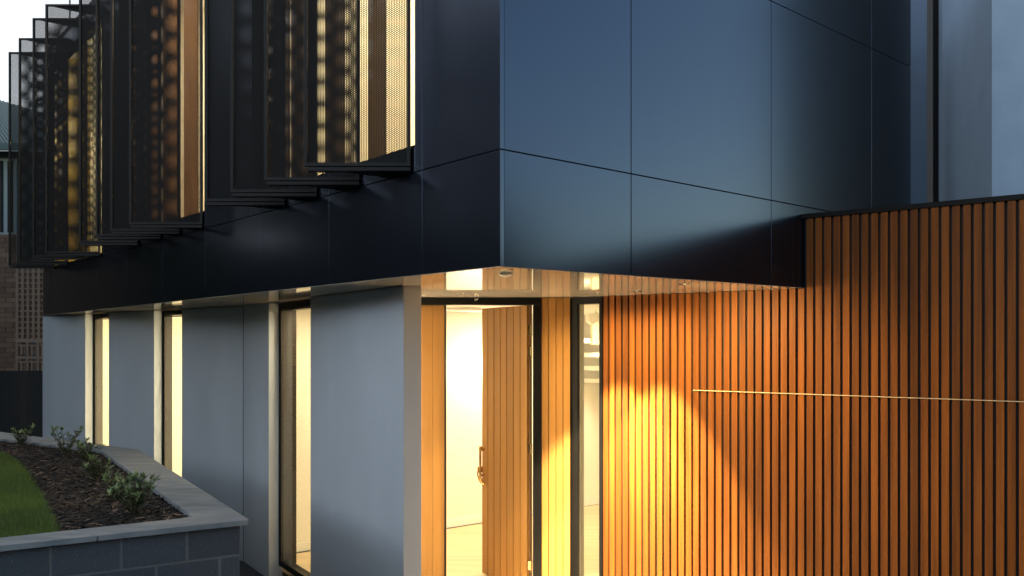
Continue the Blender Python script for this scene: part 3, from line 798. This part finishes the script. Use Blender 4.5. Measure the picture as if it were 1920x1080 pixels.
# big pattern below
m.box(W, x0-.03, x0+cols*cp, bd-.021, bd+.09, at(0,642,bd).z, zb2-.001)
zz = at(0,642,bd).z
for k in range(3):
    h = 26*px_
    for i in range(4):
        xa = x0+i*20*px_*.98
        m.box(W, xa-.03, xa+.02, bd-.02, bd+.09, zz-h, zz-.001)
        m.box(W, xa+.021, xa+.18, bd-.01, bd+.08, zz-.085, zz-.045)
        m.box(W, xa+.06, xa+.10, bd-.008, bd+.08, zz-h+.03, zz-.086)
    m.box(W, x0-.03, x0+cols*cp, bd-.022, bd+.09, zz-h-.05, zz-h-.001); zz -= h+.05
m.box(W, x0-.03, x0+cols*cp, bd-.021, bd+.09, GND, zz)
m.build('pierced_blocks', M['screenblock'], bs)
fl = thing('fairy_lights', (x0+.05, bd+.3, at(0,610,bd).z), 'short string of warm fairy lights hanging behind the pierced block screen', 'lights')
m = MB(); m.tube([at(38, y, bd+.3) for y in range(512, 690, 12)], .003, 5); m.build('cable', M['black'], fl)
for y in (520,531,541,573,583,594,605,652,662,690):
    m = MB(); p = at(37.5+random.uniform(-.8,.8), y, bd+.29)
    ph = [(0,-1),(.7,-.7),(1,0),(.7,.7),(0,1)]; vs = []; fs = []; n = 8
    for r_, z_ in ph:
        for k in range(n): vs.append((p.x+r_*.014*math.cos(2*math.pi*k/n), p.y+r_*.014*math.sin(2*math.pi*k/n), p.z+z_*.02))
    for a in range(4):
        for k in range(n): fs.append((a*n+k, a*n+(k+1)%n, (a+1)*n+(k+1)%n, (a+1)*n+k))
    m.add(vs, fs); m.build('bulb', M['fairy'], fl)
# neighbour house
nh = thing('neighbour_house', (-15, 22, GND), 'older house with a corrugated blue green roof at the far left edge', 'house')
hd = 21.0
m = MB(); m.box(W, -22, at(90,0,hd).x, hd, hd+5, GND, at(0,283,hd).z); m.build('wall', M['nwall'], nh)
T1, T2 = at(-260,108,25), at(140,230,25); E1, E2 = at(-200,281,hd-.5), at(230,276,hd-.5)
m = MB(); N_ = 60; vs = []; fs = []
for i in range(N_*4+1):
    t_ = i/(N_*4); hgt = .022*math.cos(2*math.pi*t_*N_)
    vs += [T1.lerp(T2,t_)+Vector((0,-.4,1))*hgt, E1.lerp(E2,t_)+Vector((0,-.4,1))*hgt]
for i in range(N_*4): fs.append((2*i, 2*i+1, 2*i+3, 2*i+2))
m.add(vs, fs); m.build('roof', M['nroof'], nh)
m = MB(); m.box(W, -20, at(90,0,hd).x+.3, hd-.6, hd-.48, at(0,291,hd).z, at(0,279,hd).z); m.build('gutter', M['nroof'], nh)
m = MB(); m.box(W, at(-60,0,hd).x, at(32,0,hd).x, hd-.05, hd-.004, at(0,440,hd).z, at(0,298,hd).z)
win = m.build('window', M['ntrim'], nh)
for (a, b) in ((-40,-12),(3,9),(17,27)):
    m = MB(); m.box(W, at(a,0,hd).x, at(b,0,hd).x, hd-.07, hd-.051, at(0,436,hd).z, at(0,303,hd).z); m.build('pane', M['dark'], win)
# street trees, left of the frame: they darken what the left face mirrors
def tree(x, y, h, r, label, seed, nleaf=5200):
    rs = np.random.RandomState(seed)
    t = thing('tree', (x, y, GND), label, 'tree', 'street trees beyond the left edge')
    m = MB(); m.tube([(x,y,GND),(x+.1,y,GND+h*.3),(x-.1,y+.1,GND+h*.6),(x,y,GND+h*.85)], [.2,.16,.1,.04], 10)
    for k in range(7):
        a = k*.9; z = GND+h*(.3+.07*k); m.tube([(x,y,z),(x+math.cos(a)*r*.4,y+math.sin(a)*r*.4,z+h*.12),(x+math.cos(a)*r*.75,y+math.sin(a)*r*.75,z+h*.2)], [.07,.045,.015], 6)
    m.build('trunk', M['bark'], t)
    m = MB(); cl = rs.normal(0, 1, (34,3)); cl /= np.linalg.norm(cl, axis=1)[:,None]; cl *= (rs.rand(34,1)**.4)
    for k in range(nleaf):
        c = cl[rs.randint(34)]; g_ = rs.normal(0, .20, 3)
        P = np.array([x, y, GND+h*.62])+(c+g_)*np.array([r, r, h*.36])
        q1 = rs.normal(0,1,3); q1 /= np.linalg.norm(q1); q2 = np.cross(q1, rs.normal(0,1,3)); q2 /= np.linalg.norm(q2)
        s_ = rs.uniform(.10,.20)
        m.add([P-q1*s_, P+q2*s_*.5, P+q1*s_, P-q2*s_*.5], [(0,1,2,3)], rnd=float(rs.rand()))
    m.build('crown', M['crown'], t)
tree(-13.5, 7.2, 11.0, 3.2, 'tallest dark street tree, second along the street', 2)
tree(-16.0, 11.6, 11.5, 3.4, 'dark street tree at the far end of the row', 3)
tree(-19.0, 15.5, 13, 4.2, 'farthest and largest dark street tree', 4)

# tree belt across the street, behind the camera: the low skyline of the place
rs = np.random.RandomState(9); m = MB()
for k in range(62):
    a0 = R(93+k*3.63); a1 = R(93+(k+1)*3.63); rr_ = 27
    h = min(5.8, 5.3+.1*k)+1.3*math.sin(k*1.7)+.7*math.sin(k*3.1)
    P = [(math.sin(a0)*rr_, math.cos(a0)*rr_), (math.sin(a1)*rr_, math.cos(a1)*rr_), (math.sin(a1)*(rr_+2), math.cos(a1)*(rr_+2)), (math.sin(a0)*(rr_+2), math.cos(a0)*(rr_+2))]
    m.prism(P, GND, h-.8, rnd=.3)
    for q_ in range(60):
        a = rs.uniform(a0, a1); r0 = rr_-rs.uniform(0, 1.2); z = rs.uniform(GND, h+.3)
        c = np.array([math.sin(a)*r0, math.cos(a)*r0, z]); q1 = rs.normal(0,1,3); q1 /= np.linalg.norm(q1); q2 = np.cross(q1, rs.normal(0,1,3)); q2 /= np.linalg.norm(q2); s_ = rs.uniform(.25,.5)
        m.add([c-q1*s_, c+q2*s_*.6, c+q1*s_, c-q2*s_*.6], [(0,1,2,3)], rnd=float(rs.rand()))
tag(m.build('tree_belt', M['crown']), 'dark belt of trees across the street behind the viewer', 'trees', kind='stuff')
